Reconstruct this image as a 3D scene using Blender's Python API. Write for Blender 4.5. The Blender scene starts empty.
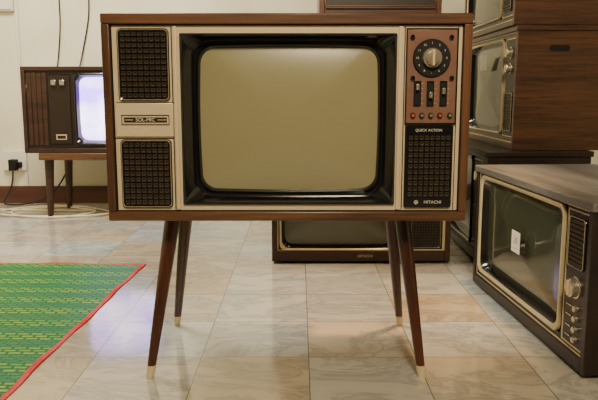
import bpy, bmesh, math, random
from mathutils import Vector, Matrix
random.seed(4)
F=685.0; TH=math.radians(8.96); CT=math.cos(TH); ST=math.sin(TH); HC=0.807
def FZ(py,Y): return HC+Y*math.tan(math.atan((200-py)/F)-TH)
def FX(px,py,Y): return (px-299)/F*(Y*CT-(FZ(py,Y)-HC)*ST)
scene=bpy.context.scene
LINK=scene.collection.objects.link
# ---------------------------------------------------------------- materials
def _new(name):
    m=bpy.data.materials.new(name); m.use_nodes=True
    nt=m.node_tree; b=nt.nodes['Principled BSDF']; return m,nt,b
def N(nt,t,**kw):
    n=nt.nodes.new(t)
    for k,v in kw.items():
        if k in n.inputs: n.inputs[k].default_value=v
        else: setattr(n,k,v)
    return n
def c4(c): return (c[0],c[1],c[2],1)
def sr(r,g,b):
    f=lambda v:(v/255/12.92) if v/255<=0.04045 else ((v/255+0.055)/1.055)**2.4
    return (f(r),f(g),f(b))
def plain(name,col,rough=.4,metal=0,coat=0,var=.12,scale=25,bump=0,spec=.5):
    m,nt,b=_new(name)
    tc=N(nt,'ShaderNodeTexCoord'); no=N(nt,'ShaderNodeTexNoise',Scale=scale,Detail=4.0)
    nt.links.new(tc.outputs['Object'],no.inputs['Vector'])
    rp=N(nt,'ShaderNodeValToRGB'); e=rp.color_ramp.elements
    e[0].position=.3; e[1].position=.7
    e[0].color=c4([v*(1-var) for v in col]); e[1].color=c4([min(1,v*(1+var)) for v in col])
    nt.links.new(no.outputs['Fac'],rp.inputs['Fac']); nt.links.new(rp.outputs['Color'],b.inputs['Base Color'])
    b.inputs['Roughness'].default_value=rough; b.inputs['Metallic'].default_value=metal
    b.inputs['Coat Weight'].default_value=coat; b.inputs['Specular IOR Level'].default_value=spec
    if bump:
        bp=N(nt,'ShaderNodeBump',Strength=bump,Distance=.01)
        nt.links.new(no.outputs['Fac'],bp.inputs['Height']); nt.links.new(bp.outputs['Normal'],b.inputs['Normal'])
    return m
def wood(name,c1,c2,axis='x',rough=.4,coat=.1,dens=1.0,fine=.5):
    m,nt,b=_new(name)
    tc=N(nt,'ShaderNodeTexCoord'); mp=N(nt,'ShaderNodeMapping')
    s=[110*dens]*3; s['xyz'.index(axis)]=5*dens; mp.inputs['Scale'].default_value=s
    nt.links.new(tc.outputs['Object'],mp.inputs['Vector'])
    no=N(nt,'ShaderNodeTexNoise',Scale=1.0,Detail=6.0,Roughness=.7,Distortion=.6)
    nt.links.new(mp.outputs['Vector'],no.inputs['Vector'])
    mp2=N(nt,'ShaderNodeMapping'); s2=[14*dens]*3; s2['xyz'.index(axis)]=1.3; mp2.inputs['Scale'].default_value=s2
    nt.links.new(tc.outputs['Object'],mp2.inputs['Vector'])
    n2=N(nt,'ShaderNodeTexNoise',Scale=1.0,Detail=3.0); nt.links.new(mp2.outputs['Vector'],n2.inputs['Vector'])
    mx=N(nt,'ShaderNodeMix',data_type='FLOAT'); mx.inputs[0].default_value=1-fine
    nt.links.new(no.outputs['Fac'],mx.inputs[2]); nt.links.new(n2.outputs['Fac'],mx.inputs[3])
    rp=N(nt,'ShaderNodeValToRGB'); e=rp.color_ramp.elements; e[0].position=.38; e[1].position=.62
    e[0].color=c4(c1); e[1].color=c4(c2)
    nt.links.new(mx.outputs[0],rp.inputs['Fac']); nt.links.new(rp.outputs['Color'],b.inputs['Base Color'])
    b.inputs['Roughness'].default_value=rough; b.inputs['Coat Weight'].default_value=coat; b.inputs['Coat Roughness'].default_value=.25
    bp=N(nt,'ShaderNodeBump',Strength=.1,Distance=.002)
    nt.links.new(no.outputs['Fac'],bp.inputs['Height']); nt.links.new(bp.outputs['Normal'],b.inputs['Normal'])
    return m
M={}
M['wood_main']=wood('walnut_veneer',sr(64,40,26),sr(112,76,50),'x',.36,.2)
M['wood_main_v']=wood('walnut_veneer_vertical',sr(64,40,26),sr(108,72,48),'z',.36,.2)
M['wood_mid']=wood('brown_walnut',sr(46,26,15),sr(98,61,36),'y',.38,.15,1.0,.65)
M['wood_midx']=wood('brown_walnut_cross',sr(60,28,14),sr(118,64,34),'x',.4,.1)
M['wood_dark']=wood('dark_walnut',sr(22,14,10),sr(42,27,19),'y',.4,.1)
M['wood_darkx']=wood('dark_walnut_cross',sr(22,14,10),sr(44,28,20),'x',.4,.1)
M['wood_red']=wood('reddish_walnut',sr(38,22,14),sr(70,42,27),'x',.42,.1)
M['wood_dusty']=wood('dusty_walnut',sr(92,88,84),sr(136,132,128),'x',.5,0,.6)
M['leg']=wood('leg_wood',sr(48,21,14),sr(82,40,26),'z',.3,.3)
M['silver']=plain('champagne_metal',sr(216,196,162),.36,.2,var=.04,scale=8)
M['cream']=plain('cream_trim',sr(214,198,160),.32,.35,var=.05)
M['gold']=plain('gold_trim',sr(120,90,60),.3,.7,var=.08)
M['chrome']=plain('chrome',sr(200,192,172),.25,.8,var=.03)
M['black']=plain('black_plastic',(.007,.007,.009),.18,0,coat=.5)
M['blackm']=plain('matte_black',(.006,.0055,.005),.6,spec=.3)
M['grille']=plain('grille_brown',(.075,.058,.042),.32)
M['copper']=plain('copper_plate',sr(132,98,84),.35,.3,var=.08)
M['darkpanel']=plain('dark_brown_panel',sr(40,28,21),.4)
M['red']=plain('red_cap',sr(170,70,44),.4)
M['white']=plain('white_paint_lettering',sr(205,198,178),.5,var=.02)
M['sticker']=plain('white_sticker',sr(225,222,210),.6,var=.05)
M['inkred']=plain('sticker_print',sr(180,150,135),.6)
M['glass_main']=plain('olive_picture_tube',sr(140,134,101),.24,0,coat=.5,var=.03,scale=3)
M['glass_dark']=plain('dark_picture_tube',sr(60,64,51),.14,0,coat=.5,var=.05,scale=3)
M['glass_grey']=plain('grey_picture_tube',sr(86,88,73),.18,0,coat=.4,var=.05,scale=3)
M['back']=plain('fibre_back',sr(50,38,28),.8,bump=.2)
M['plastic_w']=plain('white_plastic',sr(225,220,205),.4,var=.04)
M['cablew']=plain('white_cable',sr(222,212,182),.5,var=.04)
M['cableb']=plain('black_cable',(.01,.01,.01),.5)
m,nt,b=_new('lit_picture_tube')
tc=N(nt,'ShaderNodeTexCoord'); no=N(nt,'ShaderNodeTexNoise',Scale=4.0,Detail=2.0); nt.links.new(tc.outputs['Object'],no.inputs['Vector'])
rp=N(nt,'ShaderNodeValToRGB'); rp.color_ramp.elements[0].position=.36; rp.color_ramp.elements[1].position=.55
rp.color_ramp.elements[0].color=(.38,.20,1,1); rp.color_ramp.elements[1].color=(.85,.74,1,1)
nt.links.new(no.outputs['Fac'],rp.inputs['Fac']); nt.links.new(rp.outputs['Color'],b.inputs['Emission Color'])
b.inputs['Emission Strength'].default_value=6.0; b.inputs['Base Color'].default_value=(.1,.1,.15,1); b.inputs['Roughness'].default_value=.2
M['lit']=m
# ---------------------------------------------------------------- mesh helpers
def obj(name,bm,mat,parent=None,label=None,bev=0,smooth=.7):
    bmesh.ops.recalc_face_normals(bm,faces=bm.faces)
    for f in bm.faces: f.smooth=True
    for e in bm.edges:
        e.smooth = len(e.link_faces)==2 and e.calc_face_angle(0)<smooth
    me=bpy.data.meshes.new(name); bm.to_mesh(me); bm.free()
    me.materials.append(mat)
    o=bpy.data.objects.new(name,me); LINK(o)
    if parent: o.parent=parent
    if label: o['label']=label
    if bev:
        md=o.modifiers.new('Bevel','BEVEL'); md.width=bev; md.segments=2; md.limit_method='ANGLE'
    return o
def box(bm,x0,x1,y0,y1,z0,z1):
    vs=[bm.verts.new((x,y,z)) for x in (x0,x1) for y in (y0,y1) for z in (z0,z1)]
    for q in ((0,1,3,2),(4,6,7,5),(0,4,5,1),(2,3,7,6),(0,2,6,4),(1,5,7,3)):
        bm.faces.new([vs[i] for i in q])
def B(*boxes):
    bm=bmesh.new()
    for b in boxes: box(bm,*b)
    return bm
def outline(cx,cz,w,h,r,b=0,k=6,m=8):
    pts=[];hw=w/2;hh=h/2
    C=[(hw-r,hh-r,0),(-hw+r,hh-r,90),(-hw+r,-hh+r,180),(hw-r,-hh+r,270)]
    for i,(x,z,a) in enumerate(C):
        for j in range(k+1):
            t=math.radians(a+90*j/k); pts.append((x+r*math.cos(t),z+r*math.sin(t)))
        nx,nz,na=C[(i+1)%4]; t=math.radians(a+90)
        s=(x+r*math.cos(t),z+r*math.sin(t)); e=(nx+r*math.cos(t),nz+r*math.sin(t))
        for j in range(1,m): pts.append((s[0]+(e[0]-s[0])*j/m,s[1]+(e[1]-s[1])*j/m))
    out=[]
    for x,z in pts:
        out.append((cx+x*(1+b*(1-(z/hh)**2)),cz+z*(1+b*1.2*(1-(x/hw)**2))))
    return out
def loop(ol,y): return [(x,y,z) for x,z in ol]
def loft(bm,loops,cap0=False,cap1=False):
    rs=[[bm.verts.new(p) for p in l] for l in loops]
    n=len(rs[0])
    for a,b in zip(rs,rs[1:]):
        for i in range(n):
            bm.faces.new((a[i],a[(i+1)%n],b[(i+1)%n],b[i]))
    if cap0: bm.faces.new(rs[0])
    if cap1: bm.faces.new(rs[-1])
def lathe(bm,cx,cz,prof,n=24):
    loft(bm,[[(cx+r*math.cos(2*math.pi*i/n),y,cz+r*math.sin(2*math.pi*i/n)) for i in range(n)] for r,y in prof],True,True)
def tube(bm,p0,p1,r0,r1,n=16,segs=4):
    p0=Vector(p0);p1=Vector(p1);d=(p1-p0).normalized()
    u=Vector((1,0,0)); v=d.cross(u).normalized(); u=v.cross(d).normalized()
    L=[]
    for s in range(segs+1):
        t=s/segs; c=p0.lerp(p1,t); r=r0+(r1-r0)*t
        L.append([tuple(c+u*(r*math.cos(2*math.pi*i/n))+v*(r*math.sin(2*math.pi*i/n))) for i in range(n)])
    for l in (L[0],L[-1]): # flat horizontal ends
        zz=sum(p[2] for p in l)/n
        for i,p in enumerate(l): l[i]=(p[0],p[1],zz)
    loft(bm,L,True,True)
def glass(name,x0,x1,z0,z1,y,depth,r,b,mat,parent,label=None):
    bm=bmesh.new(); cx=(x0+x1)/2; cz=(z0+z1)/2
    ol=outline(cx,cz,x1-x0,z1-z0,r,b)
    R=10; loops=[]
    for i in range(R):
        s=1-i/R; loops.append([(cx+(x-cx)*s,y-depth*(1-s*s),cz+(z-cz)*s) for x,z in ol])
    rs=[[bm.verts.new(p) for p in l] for l in loops]; n=len(ol)
    for a,c in zip(rs,rs[1:]):
        for i in range(n): bm.faces.new((a[i],a[(i+1)%n],c[(i+1)%n],c[i]))
    cv=bm.verts.new((cx,y-depth,cz))
    for i in range(n): bm.faces.new((rs[-1][i],rs[-1][(i+1)%n],cv))
    o=obj(name,bm,mat,parent,label,smooth=3)
    if o.data.polygons[0].normal.y>0: o.data.flip_normals()
    return o
def lattice(x0,x1,z0,z1,y,nx,nz,bw=.0022,d=.005):
    """grid of raised little frustum blocks with dished tops"""
    bm=bmesh.new()
    sx=(x1-x0)/nx; sz=(z1-z0)/nz
    for i in range(nx):
        for j in range(nz):
            cx=x0+sx*(i+.5); cz=z0+sz*(j+.5)
            def sq(k,yy): return [(cx-sx*k,yy,cz-sz*k),(cx+sx*k,yy,cz-sz*k),(cx+sx*k,yy,cz+sz*k),(cx-sx*k,yy,cz+sz*k)]
            loft(bm,[sq(.36,y+d),sq(.31,y-.003),sq(.25,y-.003),sq(.12,y+.003)],False,True)
    return bm
def text(name,items,y,mat,parent,label=None):
    bm=bmesh.new()
    for s,cx,cz,size in items:
        cu=bpy.data.curves.new('t','FONT'); cu.body=s; cu.size=size; cu.align_x='CENTER'; cu.align_y='CENTER'; cu.extrude=.0003; cu.resolution_u=3
        o=bpy.data.objects.new('t',cu); LINK(o); bpy.context.view_layer.update()
        me=bpy.data.meshes.new_from_object(o)
        me.transform(Matrix.Translation((cx,y,cz))@Matrix.Rotation(math.radians(90),4,'X'))
        bm.from_mesh(me); bpy.data.objects.remove(o); bpy.data.curves.remove(cu); bpy.data.meshes.remove(me)
    me=bpy.data.meshes.new(name); bm.to_mesh(me); bm.free(); me.materials.clear(); me.materials.append(mat)
    o=bpy.data.objects.new(name,me); LINK(o); o.parent=parent
    if label:o['label']=label
    return o
def cable(name,pts,r,mat,parent=None,cyc=False):
    cu=bpy.data.curves.new('c','CURVE'); cu.dimensions='3D'; cu.bevel_depth=r; cu.bevel_resolution=2; cu.resolution_u=8
    sp=cu.splines.new('NURBS'); sp.points.add(len(pts)-1)
    for p,q in zip(sp.points,pts): p.co=(*q,1)
    sp.use_endpoint_u=True; sp.order_u=4
    o=bpy.data.objects.new('c',cu); LINK(o); bpy.context.view_layer.update()
    me=bpy.data.meshes.new_from_object(o); me.name=name; bpy.data.objects.remove(o); bpy.data.curves.remove(cu)
    me.materials.clear(); me.materials.append(mat)
    for p in me.polygons: p.use_smooth=True
    o=bpy.data.objects.new(name,me); LINK(o); o.parent=parent
    return o
def root(name,label,cat,loc,rz=0,group=None):
    e=bpy.data.objects.new(name,None); e.empty_display_size=.1; LINK(e)
    e.location=loc; e.rotation_euler=(0,0,rz); e['label']=label; e['category']=cat
    if group: e['group']=group
    return e
def struct(name,bm,mat,bev=0):
    o=obj(name,bm,mat,bev=bev); o['kind']='structure'; return o
# ---------------------------------------------------------------- room
YW=5.0
m,nt,b=_new('plaster_wall')
tc=N(nt,'ShaderNodeTexCoord'); no=N(nt,'ShaderNodeTexNoise',Scale=1.6,Detail=6.0); nt.links.new(tc.outputs['Object'],no.inputs['Vector'])
rp=N(nt,'ShaderNodeValToRGB'); e=rp.color_ramp.elements; e[0].position=.3;e[1].position=.65
e[0].color=c4(sr(218,210,182)); e[1].color=c4(sr(234,228,204)); nt.links.new(no.outputs['Fac'],rp.inputs['Fac']); nt.links.new(rp.outputs['Color'],b.inputs['Base Color'])
b.inputs['Roughness'].default_value=.75; M['wall']=m
M['wall_tan']=plain('unseen_wall_tan',sr(100,78,54),.8,var=.06,scale=2)  # dark tone chosen for the unseen front wall to reduce bounced fill light
M['ceil']=plain('ceiling_paint',sr(160,146,118),.8,var=.04,scale=2)
m,nt,b=_new('marble_tiles')
tc=N(nt,'ShaderNodeTexCoord'); mp=N(nt,'ShaderNodeMapping'); mp.inputs['Location'].default_value=(-.03,-.03,0)
nt.links.new(tc.outputs['Object'],mp.inputs['Vector'])
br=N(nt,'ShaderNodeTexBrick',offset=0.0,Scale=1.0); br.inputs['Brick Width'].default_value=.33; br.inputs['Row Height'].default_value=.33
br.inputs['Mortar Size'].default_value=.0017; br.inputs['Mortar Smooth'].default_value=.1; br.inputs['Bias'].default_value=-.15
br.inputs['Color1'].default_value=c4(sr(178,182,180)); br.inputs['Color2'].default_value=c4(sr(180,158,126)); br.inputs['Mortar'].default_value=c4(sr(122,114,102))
nt.links.new(mp.outputs['Vector'],br.inputs['Vector'])
vm=N(nt,'ShaderNodeMapping'); vm.inputs['Scale'].default_value=(1.6,2.6,1); vm.inputs['Rotation'].default_value=(0,0,.6)
nt.links.new(tc.outputs['Object'],vm.inputs['Vector'])
vo=N(nt,'ShaderNodeVectorMath',operation='MULTIPLY_ADD'); vo.inputs[1].default_value=(90,90,90)
nt.links.new(br.outputs['Color'],vo.inputs[0]); nt.links.new(vm.outputs['Vector'],vo.inputs[2])
vn=N(nt,'ShaderNodeTexNoise',Scale=1.9,Detail=10.0,Roughness=.66,Distortion=1.2); nt.links.new(vo.outputs[0],vn.inputs['Vector'])
vr=N(nt,'ShaderNodeValToRGB'); e=vr.color_ramp.elements; e[0].position=.32; e[0].color=(.52,.55,.60,1); e[1].position=.66; e[1].color=(1.08,1.09,1.08,1)
x=e.new(.44); x.color=(.92,.94,.97,1); x=e.new(.48); x.color=(.62,.65,.69,1); x=e.new(.525); x.color=(1,1,1,1)
nt.links.new(vn.outputs['Fac'],vr.inputs['Fac'])
mm=N(nt,'ShaderNodeMix',data_type='RGBA',blend_type='MULTIPLY'); mm.inputs[0].default_value=.85
nt.links.new(br.outputs['Color'],mm.inputs[6]); nt.links.new(vr.outputs['Color'],mm.inputs[7]); nt.links.new(mm.outputs[2],b.inputs['Base Color'])
b.inputs['Roughness'].default_value=.11; b.inputs['Specular IOR Level'].default_value=.65
bp=N(nt,'ShaderNodeBump',Strength=.3,Distance=.002,invert=True); nt.links.new(br.outputs['Fac'],bp.inputs['Height']); nt.links.new(bp.outputs['Normal'],b.inputs['Normal'])
M['floor']=m
XL,XR,YB,ZC=-3.0,2.6,-1.8,2.8
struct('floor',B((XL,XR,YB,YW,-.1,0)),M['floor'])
struct('ceiling',B((XL,XR,YB,YW,ZC,ZC+.1)),M['ceil'])
struct('wall_back',B((XL-.1,XR+.1,YW,YW+.1,0,ZC)),M['wall'])
struct('wall_front',B((XL-.1,XR+.1,YB-.1,YB,0,ZC)),M['wall_tan'])
struct('wall_left',B((XL-.1,XL,YB,YW,0,ZC)),M['wall'])
struct('wall_right',B((XR,XR+.1,YB,YW,0,ZC)),M['wall'])
M['base']=wood('baseboard_wood',sr(70,38,28),sr(98,58,42),'x',.45,.1)
struct('baseboard_back',B((XL,XR,YW-.02,YW,0,.125)),M['base'],.004)
struct('baseboard_left',B((XL,XL+.02,YB,YW-.02,0,.125)),M['base'],.004)
struct('baseboard_right',B((XR-.02,XR,YB,YW-.02,0,.125)),M['base'],.004)
# ---------------------------------------------------------------- main television
D=1.811; CX=-.0315
Z0=FZ(221,D); Z1=FZ(13,D); W=.960
tv=root('television_set','wide walnut console television with olive screen on four splayed legs','television',(CX,D,0))
def R(x0,x1,y0,y1,dy=0):
    ym=(y0+y1)/2; Y=D+dy
    return FX(x0,ym,Y)-CX,FX(x1,ym,Y)-CX,FZ(y1,Y),FZ(y0,Y)
DP=.46; tt=.027; hw=W/2; sd=.021
obj('cabinet_top',B((-hw,hw,-.003,DP,Z1-tt,Z1)),M['wood_main'],tv,bev=.003)
obj('cabinet_bottom',B((-hw,hw,0,DP,Z0,Z0+.025)),M['wood_main'],tv,bev=.003)
obj('side_panel',B((-hw,-hw+sd,0,DP,Z0+.025,Z1-tt)),M['wood_main_v'],tv,bev=.002)
obj('side_panel',B((hw-sd,hw,0,DP,Z0+.025,Z1-tt)),M['wood_main_v'],tv,bev=.002)
obj('back_cover',B((-hw+sd,hw-sd,DP-.02,DP-.005,Z0+.026,Z1-tt),(-.25,.25,DP-.02,DP+.1,Z0+.1,Z1-.1)),M['back'],tv,bev=.004)
ix0,ix1=-hw+sd,hw-sd; iz0,iz1=Z0+.025,Z1-tt
sx0,sx1,sz0,sz1=R(181,396,33,205)
py0=.010
obj('front_panel',B((ix0,sx0,py0,py0+.012,iz0,iz1),(sx1,ix1,py0,py0+.012,iz0,iz1),(sx0,sx1,py0,py0+.012,iz0,sz0),(sx0,sx1,py0,py0+.012,sz1,iz1)),M['silver'],tv,'champagne metal front plate')
def rectring(x0,x1,z0,z1,t,y0,y1):
    return B((x0,x1,y0,y1,z0,z0+t),(x0,x1,y0,y1,z1-t,z1),(x0,x0+t,y0,y1,z0+t,z1-t),(x1-t,x1,y0,y1,z0+t,z1-t))
obj('panel_edge',rectring(ix0,ix1,iz0,iz1,.0035,py0-.001,py0+.001),M['blackm'],tv,'dark line round the front plate')
for a in (113.2,456.2):
    q=R(a,a+.8,27,209); obj('groove_line',B((q[0],q[1],py0-.001,py0,iz0+.005,iz1-.005)),M['blackm'],tv)
for a,b_ in ((174,178),(397.5,401.5)):
    q=R(a,b_,27,209)
    obj('trim_bar',B((q[0],q[1],py0-.006,py0,iz0+.005,iz1-.005)),M['silver'],tv,bev=.002)
for a in (172.3,403.3):
    q=R(a,a+1,27,209)
    obj('groove_line',B((q[0],q[1],py0-.001,py0,iz0+.005,iz1-.005)),M['blackm'],tv)
# screen surround
bm=bmesh.new()
cx=(sx0+sx1)/2; cz=(sz0+sz1)/2; sw=sx1-sx0; sh=sz1-sz0
gx0,gx1,gz0,gz1=R(201,377,48,189,.04)
gcx=(gx0+gx1)/2; gcz=(gz0+gz1)/2; gw=gx1-gx0; gh=gz1-gz0
loft(bm,[loop(outline(cx,cz,sw,sh,.004),py0+.012),loop(outline(cx,cz,sw,sh,.004),py0-.006),loop(outline(cx,cz,sw-.004,sh-.004,.004),py0-.007),
 loop(outline(cx,cz,sw-.012,sh-.012,.006),py0-.003),loop(outline(gcx,gcz,gw+.030,gh+.036,.045,.01),.052),loop(outline(gcx,gcz,gw+.024,gh+.026,.045,.012),.052),
 loop(outline(gcx,gcz,gw+.006,gh+.008,.04,.022),.046),loop(outline(gcx,gcz,gw-.004,gh-.004,.036,.022),.056)])
obj('screen_surround',bm,M['black'],tv,'deep glossy black screen surround',smooth=.5)
glass('screen',gcx-gw/2,gcx+gw/2,gcz-gh/2,gcz+gh/2,.056,.022,.038,.022,M['glass_main'],tv,'olive beige curved picture tube')
# speaker grilles
def grille(x0,x1,z0,z1,nx,nz,parent=tv,y=py0,label='dark egg-crate speaker grille',r=.012,fr=.006,line=None):
    w=x1-x0;h=z1-z0;c=((x0+x1)/2,(z0+z1)/2)
    bm=bmesh.new()
    loft(bm,[loop(outline(*c,w,h,r),y),loop(outline(*c,w,h,r),y-.006),loop(outline(*c,w-.003,h-.003,r-.001),y-.008),loop(outline(*c,w-2*fr,h-2*fr,r*.6),y-.006),loop(outline(*c,w-2*fr,h-2*fr,r*.6),y-.001)],False,True)
    g=obj('speaker_grille',bm,M['black'],parent,label)
    obj('grille_lattice',lattice(x0+fr+.001,x1-fr-.001,z0+fr+.001,z1-fr-.001,y-.006,nx,nz),M['grille'],g)
    if line:
        bm=bmesh.new(); loft(bm,[loop(outline(*c,w-.005,h-.005,r*.9),y-.0078),loop(outline(*c,w-.0062,h-.0062,r*.9),y-.0088),loop(outline(*c,w-.0075,h-.0075,r*.85),y-.0078)])
        obj('grille_line',bm,line,g)
    return g
grille(*R(117,169,28,101),8,12,line=M['silver'])
grille(*R(121,172,139.5,208),8,11,line=M['silver'])
# middle plate
q=R(115,173,103,137); obj('badge_plate',B((q[0],q[1],py0-.004,py0,q[2],q[3])),M['silver'],tv,'plain champagne plate between grilles',bev=.002)
for yy in (102.3,138):
    q=R(115,174,yy,yy+1); obj('groove_line',B((q[0],q[1],py0-.001,py0,q[2],q[3])),M['blackm'],tv)
q=R(121,169,115,125); bd=obj('badge',rectring(*q,.0018,py0-.006,py0-.004),M['blackm'],tv,'thin black badge frame')
q=R(123.5,166.5,117.5,122.5); obj('badge_strip',B((q[0],q[1],py0-.0055,py0-.004,q[2],q[3])),M['darkpanel'],bd)
text('badge_lettering',[('SOL-MIC',(q[0]+q[1])/2,(q[2]+q[3])/2,.0135)],py0-.006,M['white'],bd)
lw=(q[1]-q[0])*.2
for xx in (q[0]+.002,q[1]-.002-lw):
    obj('badge_stripe',B((xx,xx+lw,py0-.0062,py0-.0055,(q[2]+q[3])/2-.0008,(q[2]+q[3])/2+.0008)),M['silver'],bd)
# control plate
q=R(407,457,29,123.5); cp=obj('control_plate',B((q[0],q[1],py0-.004,py0,q[2],q[3])),M['copper'],tv,'copper brown control plate',bev=.002)
obj('control_plate_edge',rectring(q[0]-.003,q[1]+.003,q[2]-.003,q[3]+.003,.003,py0-.005,py0),M['black'],cp)
kx,_,kz,_=R(432,432,58,58)
bm=bmesh.new(); lathe(bm,kx,kz,[(.049,py0-.004),(.049,py0-.008),(.047,py0-.011),(.030,py0-.011)],40); ch=obj('channel_dial',bm,M['blackm'],tv,'black round channel dial')
its=[]
for i in range(12):
    a=math.radians(90-i*30); its.append((str(i+1),kx+.038*math.cos(a),kz+.038*math.sin(a),.0078))
text('dial_numerals',its,py0-.0115,M['white'],ch)
bm=bmesh.new(); lathe(bm,kx,kz,[(.026,py0-.011),(.026,py0-.018),(.024,py0-.022),(.018,py0-.022),(.017,py0-.030),(.004,py0-.031)],32)
kn=obj('channel_knob',bm,M['chrome'],tv,'brushed silver round knob',smooth=.5)
obj('knob_grip',B((kx-.003,kx+.003,py0-.038,py0-.022,kz-.02,kz+.02)),M['silver'],kn,bev=.0015)
for px,py in ((413,37),(452,37),(413,78),(452,78)):
    a,_,c,_=R(px,px,py,py); bm=bmesh.new(); lathe(bm,a,c,[(.006,py0-.004),(.006,py0-.009),(.004,py0-.011)],16); obj('button',bm,M['black'],tv)
for px,ly in ((417.5,87),(430.5,95),(443.5,91)):
    q=R(px-3.6,px+3.6,81,106)
    s=obj('slider_slot',rectring(*q,.002,py0-.008,py0-.004),M['black'],tv)
    obj('slot_bed',B((q[0]+.001,q[1]-.001,py0-.0055,py0-.004,q[2]+.001,q[3]-.001)),M['blackm'],s)
    qq=R(px-1.5,px+1.5,ly-3,ly+3); obj('slider_lever',B((qq[0],qq[1],py0-.018,py0-.0055,qq[2],qq[3])),M['chrome'],s,bev=.001)
    for k in range(5):
        zz=q[2]+(q[3]-q[2])*(.1+.2*k); obj('slider_tick',B((q[1]+.002,q[1]+.006,py0-.0048,py0-.004,zz-.0005,zz+.0005)),M['white'],s)
for i,px in enumerate((413,422,431,440,450)):
    a,_,c,_=R(px,px,115.5,115.5); bm=bmesh.new(); lathe(bm,a,c,[(.0072,py0-.004),(.0072,py0-.008),(.006,py0-.009)],18)
    k=obj('tuning_knob',bm,M['black'],tv); bm=bmesh.new(); lathe(bm,a,c,[(.0045,py0-.009),(.004,py0-.014)],14); obj('knob_cap',bm,M[('red','chrome','chrome','red','chrome')[i]],k)
# right lower grille with lettering strips
x0,x1,z0,z1=R(404.5,452.5,124.5,208)
w=x1-x0;c=((x0+x1)/2,(z0+z1)/2); bm=bmesh.new()
loft(bm,[loop(outline(*c,w,z1-z0,.008),py0),loop(outline(*c,w,z1-z0,.008),py0-.006),loop(outline(*c,w-.003,z1-z0-.003,.007),py0-.008)],False,True)
g=obj('speaker_grille',bm,M['black'],tv,'black lower grille panel with maker lettering')
q=R(407.5,450,135,197); 
obj('grille_lattice',lattice(*q,py0-.012,8,11,.003,.0045),M['grille'],g)
a,_,cc,_=R(429,429,130,130); text('slogan_lettering',[('QUICK ACTION',a,cc-.001,.0098)],py0-.0085,M['white'],g)
a,_,cc,_=R(431,431,202.3,202.3); text('brand_lettering',[('HITACHI',a+.004,cc,.0120)],py0-.0085,M['white'],g)
a,_,cc,_=R(416,416,202.3,202.3); bm=bmesh.new()
nn=20; loft(bm,[[(a+r*math.cos(2*math.pi*i/nn),y,cc+r*math.sin(2*math.pi*i/nn)) for i in range(nn)] for r,y in ((.0055,py0-.008),(.0055,py0-.009),(.0042,py0-.009),(.0042,py0-.008))])
box(bm,a-.0045,a+.0045,py0-.009,py0-.008,cc-.0006,cc+.0006); box(bm,a-.0006,a+.0006,py0-.009,py0-.008,cc-.0045,cc+.0045)
obj('brand_emblem',bm,M['white'],g)
# legs
for fx,fy,tx,ty in ((-.427,1.86,-.360,1.935),(.352,1.86,.295,1.935),(-.428,2.306,-.366,2.22),(.353,2.306,.298,2.22)):
    foot=Vector((fx-CX,fy-D,0)); top=Vector((tx-CX,ty-D,Z0)); t=.035/Z0; mid=foot.lerp(top,t)
    bm=bmesh.new(); tube(bm,mid,top,.0128,.0235); l=obj('leg',bm,M['leg'],tv,'dark stained tapered wooden leg')
    bm=bmesh.new(); tube(bm,foot,mid,.0108,.0135); obj('leg_tip',bm,M['silver'],l,'metal leg tip')
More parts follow.
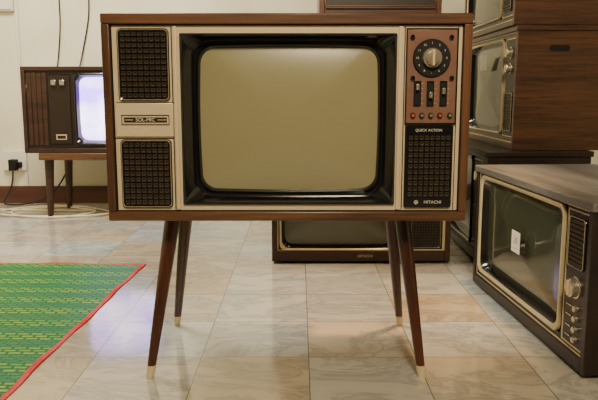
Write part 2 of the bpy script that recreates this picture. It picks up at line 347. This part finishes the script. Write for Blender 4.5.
# ---------------------------------------------------------------- generic television
def gtv(name_label,loc,rz,W,H,DP,wm,panel,frame,tube_mat,scr,ctrl=None,grl=None,knobs=(),smalls=(),base=.03,top_mat=None,t=.025,recess=.012,feet=True,overhang=0,slope=0,fr_w=.011,base_mat=None,ct=.004):
    r=root('television_set',name_label,'television',loc,rz); h=W/2
    f=.0
    if feet:
        f=.012
        for x in (-h+.06,h-.06):
            for y in (.05,DP-.05): obj('foot',B((x-.02,x+.02,y-.02,y+.02,0,f)),M['blackm'],r)
    obj('cabinet',B((-h,-h+t,0,DP,f,H-t),(h-t,h,0,DP,f,H-t),(-h+t,h-t,0,DP,f,f+base),(-h+t,h-t,DP-.02,DP-.005,f+base,H-t)),wm,r,bev=.003)
    obj('cabinet_top',B((-h-overhang,h+overhang,-overhang,DP+overhang,H-t,H)),top_mat or wm,r,bev=.003)
    x0,x1,z0,z1=scr; a0,a1,b0,b1=-h+t,h-t,f+base,H-t
    obj('front_panel',B((a0,x0,recess,recess+.012,b0,b1),(x1,a1,recess,recess+.012,b0,b1),(x0,x1,recess,recess+.012,b0,z0),(x0,x1,recess,recess+.012,z1,b1)),panel,r)
    obj('front_trim',rectring(a0,a1,b0,b1,.006,recess-.005,recess),frame,r,bev=.0015)
    c=((x0+x1)/2,(z0+z1)/2); w=x1-x0; hh=z1-z0
    iw=w-2*fr_w; ih=hh-2*fr_w
    bm=bmesh.new()
    loft(bm,[loop(outline(*c,w,hh,.03),recess),loop(outline(*c,w,hh,.03),recess-.010),loop(outline(*c,w-.008,hh-.008,.03),recess-.012),loop(outline(*c,iw,ih,.035,.01),recess-.006)])
    obj('screen_frame',bm,frame,r,smooth=.6)
    bm=bmesh.new()
    loft(bm,[loop(outline(*c,iw,ih,.035,.01),recess-.006),loop(outline(*c,iw-.022,ih-.022,.04,.02),recess+.012),loop(outline(*c,iw-.03,ih-.03,.04,.02),recess+.024)])
    obj('screen_surround',bm,M['black'],r,smooth=.6)
    k=fr_w+.014
    s=glass('screen',x0+k,x1-k,z0+k,z1-k,recess+.020,.026,.04,.02,tube_mat,r)
    if ctrl:
        obj('control_plate',B((ctrl[0],ctrl[1],recess-.004,recess,ctrl[2],ctrl[3])),M['darkpanel'],r,bev=.002)
        obj('control_trim',rectring(ctrl[0]-ct,ctrl[1]+ct,ctrl[2]-ct,ctrl[3]+ct,ct,recess-.006,recess),frame,r)
    if grl:
        x_,X_,z_,Z_=grl
        g=grille(x_,X_,z_,Z_,max(4,int((X_-x_)/.014)),max(4,int((Z_-z_)/.014)),r,recess-.002 if ctrl else recess,line=frame)
    for (kx,kz,kr) in knobs:
        bm=bmesh.new(); y=recess-.004
        lathe(bm,kx,kz,[(kr*1.15,y),(kr*1.15,y-.003),(kr,y-.004),(kr*.95,y-.020),(kr*.8,y-.023)],28); k=obj('control_knob',bm,M['chrome'],r,smooth=.5)
        obj('knob_grip',B((kx-.0025,kx+.0025,y-.028,y-.022,kz-kr*.75,kz+kr*.75)),M['silver'],k,bev=.001)
    for (kx,kz,kr) in smalls:
        bm=bmesh.new(); y=recess-.004
        lathe(bm,kx,kz,[(kr,y),(kr,y-.010),(kr*.8,y-.012)],18); obj('small_knob',bm,M['chrome'],r,smooth=.5)
    bw=W*.5
    obj('back_cover',B((-bw/2,bw/2,DP-.005,DP+.05,H*.25,H*.85)),M['back'],r,bev=.004)
    return r
LT=gtv('dark wood television switched on with glowing violet white screen',(-1.306,4.33,.424),0,.86,.54,.40,M['wood_red'],M['wood_darkx'],M['black'],M['lit'],(-.10,.40,.055,.50),ctrl=(-.265,-.13,.06,.49),
   knobs=(),feet=False,fr_w=.014)
for x in (-.225,-.172): obj('channel_button',B((x-.015,x+.015,-.008,.008,.425,.457)),M['chrome'],LT,'square pale control button',bev=.003)
for i in range(4): obj('wood_strip',B((-.398+i*.032,-.371+i*.032,.007,.012,.05,.50)),M['wood_red'],LT,bev=.002)
obj('maker_plate',B((-.225,-.160,.003,.008,.085,.118)),M['silver'],LT)
obj('maker_plate_inset',B((-.219,-.166,.002,.003,.091,.112)),M['darkpanel'],LT)
tb=root('side_table','low dark wooden table with tapered legs beneath the lit television','table',(-1.315,4.33,0))
obj('table_top',B((-.335,.335,-.005,.46,.38,.424)),M['wood_main'],tb,bev=.004)
for x in (-.30,.30):
    for y in (.06,.43):
        bm=bmesh.new(); tube(bm,(x*1.0,y,0),(x*.97,y,.38),.018,.030); obj('leg',bm,M['wood_red'],tb)
# television on the floor
ang=-math.pi/2+.063
RT=gtv('dark wood television with cream screen trim and dusty grey top',(.772,2.337,0),ang,1.0,.508,.50,M['wood_darkx'],M['wood_darkx'],M['cream'],M['glass_dark'],(-.445,.318,.074,.474),
   ctrl=(.342,.466,.07,.466),grl=(.354,.455,.30,.452),knobs=((.408,.245,.029),),smalls=((.425,.185,.010),(.425,.155,.010),(.425,.122,.010),(.425,.092,.010)),base=.04,top_mat=M['wood_dusty'],overhang=.006,fr_w=.016,ct=.004)
obj('sticker',B((-.03,.045,-.0205,-.0195,.255,.33)),M['sticker'],RT,'white paper price sticker')
text('sticker_lettering',[('20',.008,.298,.034),('-----',.008,.272,.02)],-.021,M['inkred'],RT)
for zz in (.185,.155,.122,.092):
    obj('slider_mark',B((.362,.395,.004,.008,zz-.002,zz+.002)),M['chrome'],RT,bev=.001)
# stack on the right
S1=gtv('very dark wood television on the floor beneath two other sets',(.84,3.53,0),-math.pi/2,.94,.545,.47,M['wood_dark'],M['wood_dark'],M['black'],M['glass_dark'],(-.40,.22,.07,.50),ctrl=(.25,.43,.08,.49),grl=(.26,.42,.10,.28),knobs=((.34,.42,.025),),overhang=.008,base=.04)
S2=gtv('brown walnut television with grey screen standing on the darker set',(.968,3.56,.545),-math.pi/2,.90,.555,.44,M['wood_mid'],M['wood_mid'],M['cream'],M['glass_grey'],(-.42,.24,.06,.51),ctrl=(.27,.41,.06,.50),grl=(.28,.40,.08,.26),knobs=((.34,.44,.024),(.34,.37,.02)),overhang=.004,feet=False)
obj('sticker',B((-.09,.03,-.0205,-.0195,.37,.45)),M['sticker'],S2,'small white paper sticker')
bm=bmesh.new()
loft(bm,[[(.4505,y,z) for y,z in outline(.19,.455,.09,.026,.0125)],[(.4535,y,z) for y,z in outline(.19,.455,.09,.026,.0125)],[(.4535,y,z) for y,z in outline(.19,.455,.08,.016,.0075)]],False,True)
obj('hand_slot',bm,M['blackm'],S2,'dark rounded slot in the side')
S3=gtv('walnut television on top of the stack',(.95,3.58,1.10),-math.pi/2,.94,.50,.42,M['wood_mid'],M['wood_dark'],M['cream'],M['glass_grey'],(-.42,.24,.05,.46),ctrl=(.27,.43,.05,.46),knobs=((.34,.40,.024),),grl=(.28,.40,.07,.22),overhang=.004,base=.025,feet=False)
# stack behind
C1=gtv('dark wood television with cream screen trim beneath other sets',(.294,3.17,0),0,.845,.53,.45,M['wood_red'],M['darkpanel'],M['cream'],M['glass_grey'],(-.385,.17,.065,.49),ctrl=(.20,.385,.07,.49),grl=(.235,.378,.076,.26),knobs=((.30,.42,.025),),base=.05,ct=.006)
text('brand_lettering',[('HITACHI',.02,.0335+.004,.018)],-.001,M['white'],C1)
C2=gtv('walnut television in the middle of a stack',(.30,3.2,.53),0,.80,.53,.42,M['wood_midx'],M['darkpanel'],M['cream'],M['glass_grey'],(-.36,.16,.05,.49),ctrl=(.19,.36,.06,.49),knobs=((.28,.42,.025),),base=.03,feet=False)
C3=gtv('small reddish brown wooden television on top of a stack',(.373,3.23,1.06),0,.56,.42,.38,M['wood_midx'],M['darkpanel'],M['gold'],M['glass_grey'],(-.24,.10,.19,.38),ctrl=(.13,.24,.19,.38),knobs=((.185,.33,.022),),base=.135,feet=False)
obj('base_groove',B((-.25,.25,-.002,.001,.118,.126)),M['blackm'],C3)
# ---------------------------------------------------------------- rug
m,nt,b=_new('woven_green_mat')
tc=N(nt,'ShaderNodeTexCoord')
wob=N(nt,'ShaderNodeTexNoise',Scale=5.0,Detail=2.0); nt.links.new(tc.outputs['Object'],wob.inputs['Vector'])
wv=N(nt,'ShaderNodeVectorMath',operation='MULTIPLY_ADD'); wv.inputs[1].default_value=(0,.03,0)
nt.links.new(wob.outputs['Color'],wv.inputs[0]); nt.links.new(tc.outputs['Object'],wv.inputs[2])
def brick(bw,rh,mo,c1,c2,c3,off):
    br=N(nt,'ShaderNodeTexBrick',offset=off,Scale=1.0); br.inputs['Brick Width'].default_value=bw; br.inputs['Row Height'].default_value=rh
    br.inputs['Mortar Size'].default_value=mo; br.inputs['Mortar Smooth'].default_value=.2
    for k,c in (('Color1',c1),('Color2',c2),('Mortar',c3)): br.inputs[k].default_value=c4(c)
    nt.links.new(wv.outputs[0],br.inputs['Vector']); return br
b1=brick(.046,.022,.0055,sr(140,172,36),sr(64,150,44),sr(0,84,46),.5)
b2=brick(.034,.011,.0026,sr(0,122,66),sr(0,128,90),sr(0,60,38),.5)
sp=N(nt,'ShaderNodeSeparateXYZ'); nt.links.new(wv.outputs[0],sp.inputs[0])
mu=N(nt,'ShaderNodeMath',operation='MULTIPLY'); mu.inputs[1].default_value=2*math.pi/.132; nt.links.new(sp.outputs[1],mu.inputs[0])
sn=N(nt,'ShaderNodeMath',operation='SINE'); nt.links.new(mu.outputs[0],sn.inputs[0])
mr=N(nt,'ShaderNodeMapRange'); mr.inputs[1].default_value=-.3; mr.inputs[2].default_value=.3; mr.inputs[3].default_value=.15; mr.inputs[4].default_value=.8
nt.links.new(sn.outputs[0],mr.inputs[0])
mx=N(nt,'ShaderNodeMix',data_type='RGBA'); nt.links.new(mr.outputs[0],mx.inputs[0])
nt.links.new(b1.outputs['Color'],mx.inputs[6]); nt.links.new(b2.outputs['Color'],mx.inputs[7]); nt.links.new(mx.outputs[2],b.inputs['Base Color']); b.inputs['Roughness'].default_value=.5
b.inputs['Specular IOR Level'].default_value=.2
M['mat']=m
M['matred']=plain('red_binding',sr(184,20,20),.6,var=.25,scale=80)
rg=root('floor_mat','green woven plastic mat with red edge binding on the tiles','mat',(-.727,3.147,0),-math.atan2(.055,1.42)*1.0)
rw,rl=1.6,2.2
obj('mat_field',B((-rw+.012,-.012,-rl+.012,-.012,.0,.005)),M['mat'],rg)
def strip(p0,p1,wid,amp,ph,n=60):
    bm=bmesh.new(); p0=Vector(p0);p1=Vector(p1); d=(p1-p0).normalized(); nrm=Vector((-d.y,d.x,0)); loops=[]
    for i in range(n+1):
        t=i/n; L=(p1-p0).length*t; o=amp*(math.sin(L*9+ph)+.6*math.sin(L*23+ph*2)); c=p0.lerp(p1,t)+nrm*o
        a=c-nrm*wid/2; e=c+nrm*wid/2; h=.008+.002*math.sin(L*17)
        loops.append([(a.x,a.y,0),(a.x,a.y,h*.6),(c.x,c.y,h),(e.x,e.y,h*.6),(e.x,e.y,0)])
    loft(bm,loops,True,True); return bm
for p0,p1 in (((-.008,.002,0),(-.008,-rl,0)),((-rw,-.008,0),(.002,-.008,0)),((-rw+.008,0,0),(-rw+.008,-rl,0)),((-rw,-rl+.008,0),(0,-rl+.008,0))):
    obj('edge_binding',strip(p0,p1,.019,.003,p0[0]*3+1),M['matred'],rg,'red edge binding')
# ---------------------------------------------------------------- wall fittings and cables
jb=root('junction_box','white plastic junction box fixed to the wall','junction box',(FX(6,3,5),YW,FZ(3,5)))
obj('box_body',B((-.06,.06,-.04,0.002,-.06,.06)),M['plastic_w'],jb,bev=.006)
obj('box_lid',B((-.05,.05,-.048,-.04,-.05,.05)),M['plastic_w'],jb,bev=.004)
cd=obj('cable_trunking',B((FX(20,60,5)-.012,FX(20,60,5)+.012,YW-.018,YW,.125,ZC)),M['plastic_w'],bev=.003); cd['label']='narrow white cable trunking running up the wall'; cd['category']='cable trunking'
for i,(pa,pb,pc) in enumerate((((57,0),(58,35),(56,68)),((88,0),(84,36),(78,68)))):
    pts=[]
    for (px,py) in (pa,((pa[0]+pb[0])/2+1,(pa[1]+pb[1])/2),pb,pc): pts.append((FX(px,py,4.95),YW-.012,FZ(py,4.95)))
    pts.insert(0,(pts[0][0],YW-.012,2.75)); pts.append((pts[-1][0]+.02,4.85,.90)); pts.append((pts[-1][0]+.05,4.80,.75))
    o=cable('wall_cable',pts,.005,M['cableb']); o['label']='thin black cable hanging down the wall behind the lit television'; o['category']='cable'
ou=root('wall_socket','white wall socket with black power adapter plugged in','wall socket',(-2.07,YW,.30))
obj('socket_plate',B((-.085,.085,-.03,0,-.06,.085)),M['plastic_w'],ou,bev=.004)
obj('power_adapter',B((-.028,.028,-.085,-.03,-.055,.025)),M['blackm'],ou,bev=.006)
obj('power_adapter',B((.034,.056,-.065,-.03,-.035,.005)),M['blackm'],ou,bev=.004)
o=cable('power_cord',[(-2.06,4.90,.26),(-2.05,4.89,.16),(-2.11,4.87,.05),(-2.14,4.86,.008),(-2.0,4.84,.008),(-1.85,4.86,.03),(-1.75,4.9,.10),(-1.64,4.91,.28),(-1.6,4.88,.5)],.006,M['cableb']); o['label']='black power cord drooping from the wall socket to the floor'; o['category']='cable'
pts=[(-2.08,4.66,.008)]
rnd=random.Random(5)
for i in range(20):
    a=i*.75; rr=.17+.15*rnd.random()
    pts.append((-1.66+rr*1.4*math.cos(a)+.012*(i%9)-.04,4.55+rr*.9*math.sin(a),.006+.004*(i%3)))
o=cable('coiled_cord',pts,.0055,M['cablew']); o['label']='off-white cord lying in loose loops on the floor below the table'; o['category']='cable'
# ---------------------------------------------------------------- lights
def area(loc,size,power,col,tgt):
    l=bpy.data.lights.new('room_light','AREA'); l.size=size; l.energy=power; l.color=col
    o=bpy.data.objects.new('room_light',l); LINK(o); o.location=loc
    o.rotation_euler=(Vector(tgt)-Vector(loc)).to_track_quat('-Z','Y').to_euler()
area((.2,-.6,2.7),.5,132,(1,.84,.57),(0,2.2,.4))
area((-1.4,3.3,2.7),.9,115,(1,.92,.74),(-1.4,3.8,0))
l=bpy.data.lights.new('warm_spot','SPOT'); l.energy=420; l.color=(1,.58,.24); l.spot_size=math.radians(34); l.spot_blend=1; l.shadow_soft_size=.12  # added spot, put in to cast an amber glow on the floor
o=bpy.data.objects.new('warm_spot',l); LINK(o); o.location=(.9,2.62,2.75)
o.rotation_euler=(Vector((.28,2.5,0))-o.location).to_track_quat('-Z','Y').to_euler()
w=bpy.data.worlds.new('World'); scene.world=w; w.use_nodes=True
w.node_tree.nodes['Background'].inputs[0].default_value=(1,.9,.75,1); w.node_tree.nodes['Background'].inputs[1].default_value=.2
cam=bpy.data.cameras.new('Camera'); co=bpy.data.objects.new('Camera',cam); LINK(co)
co.location=(0,0,HC); co.rotation_euler=(math.pi/2-TH,0,0); cam.sensor_width=36; cam.lens=36*F/598; cam.clip_start=.05
scene.camera=co
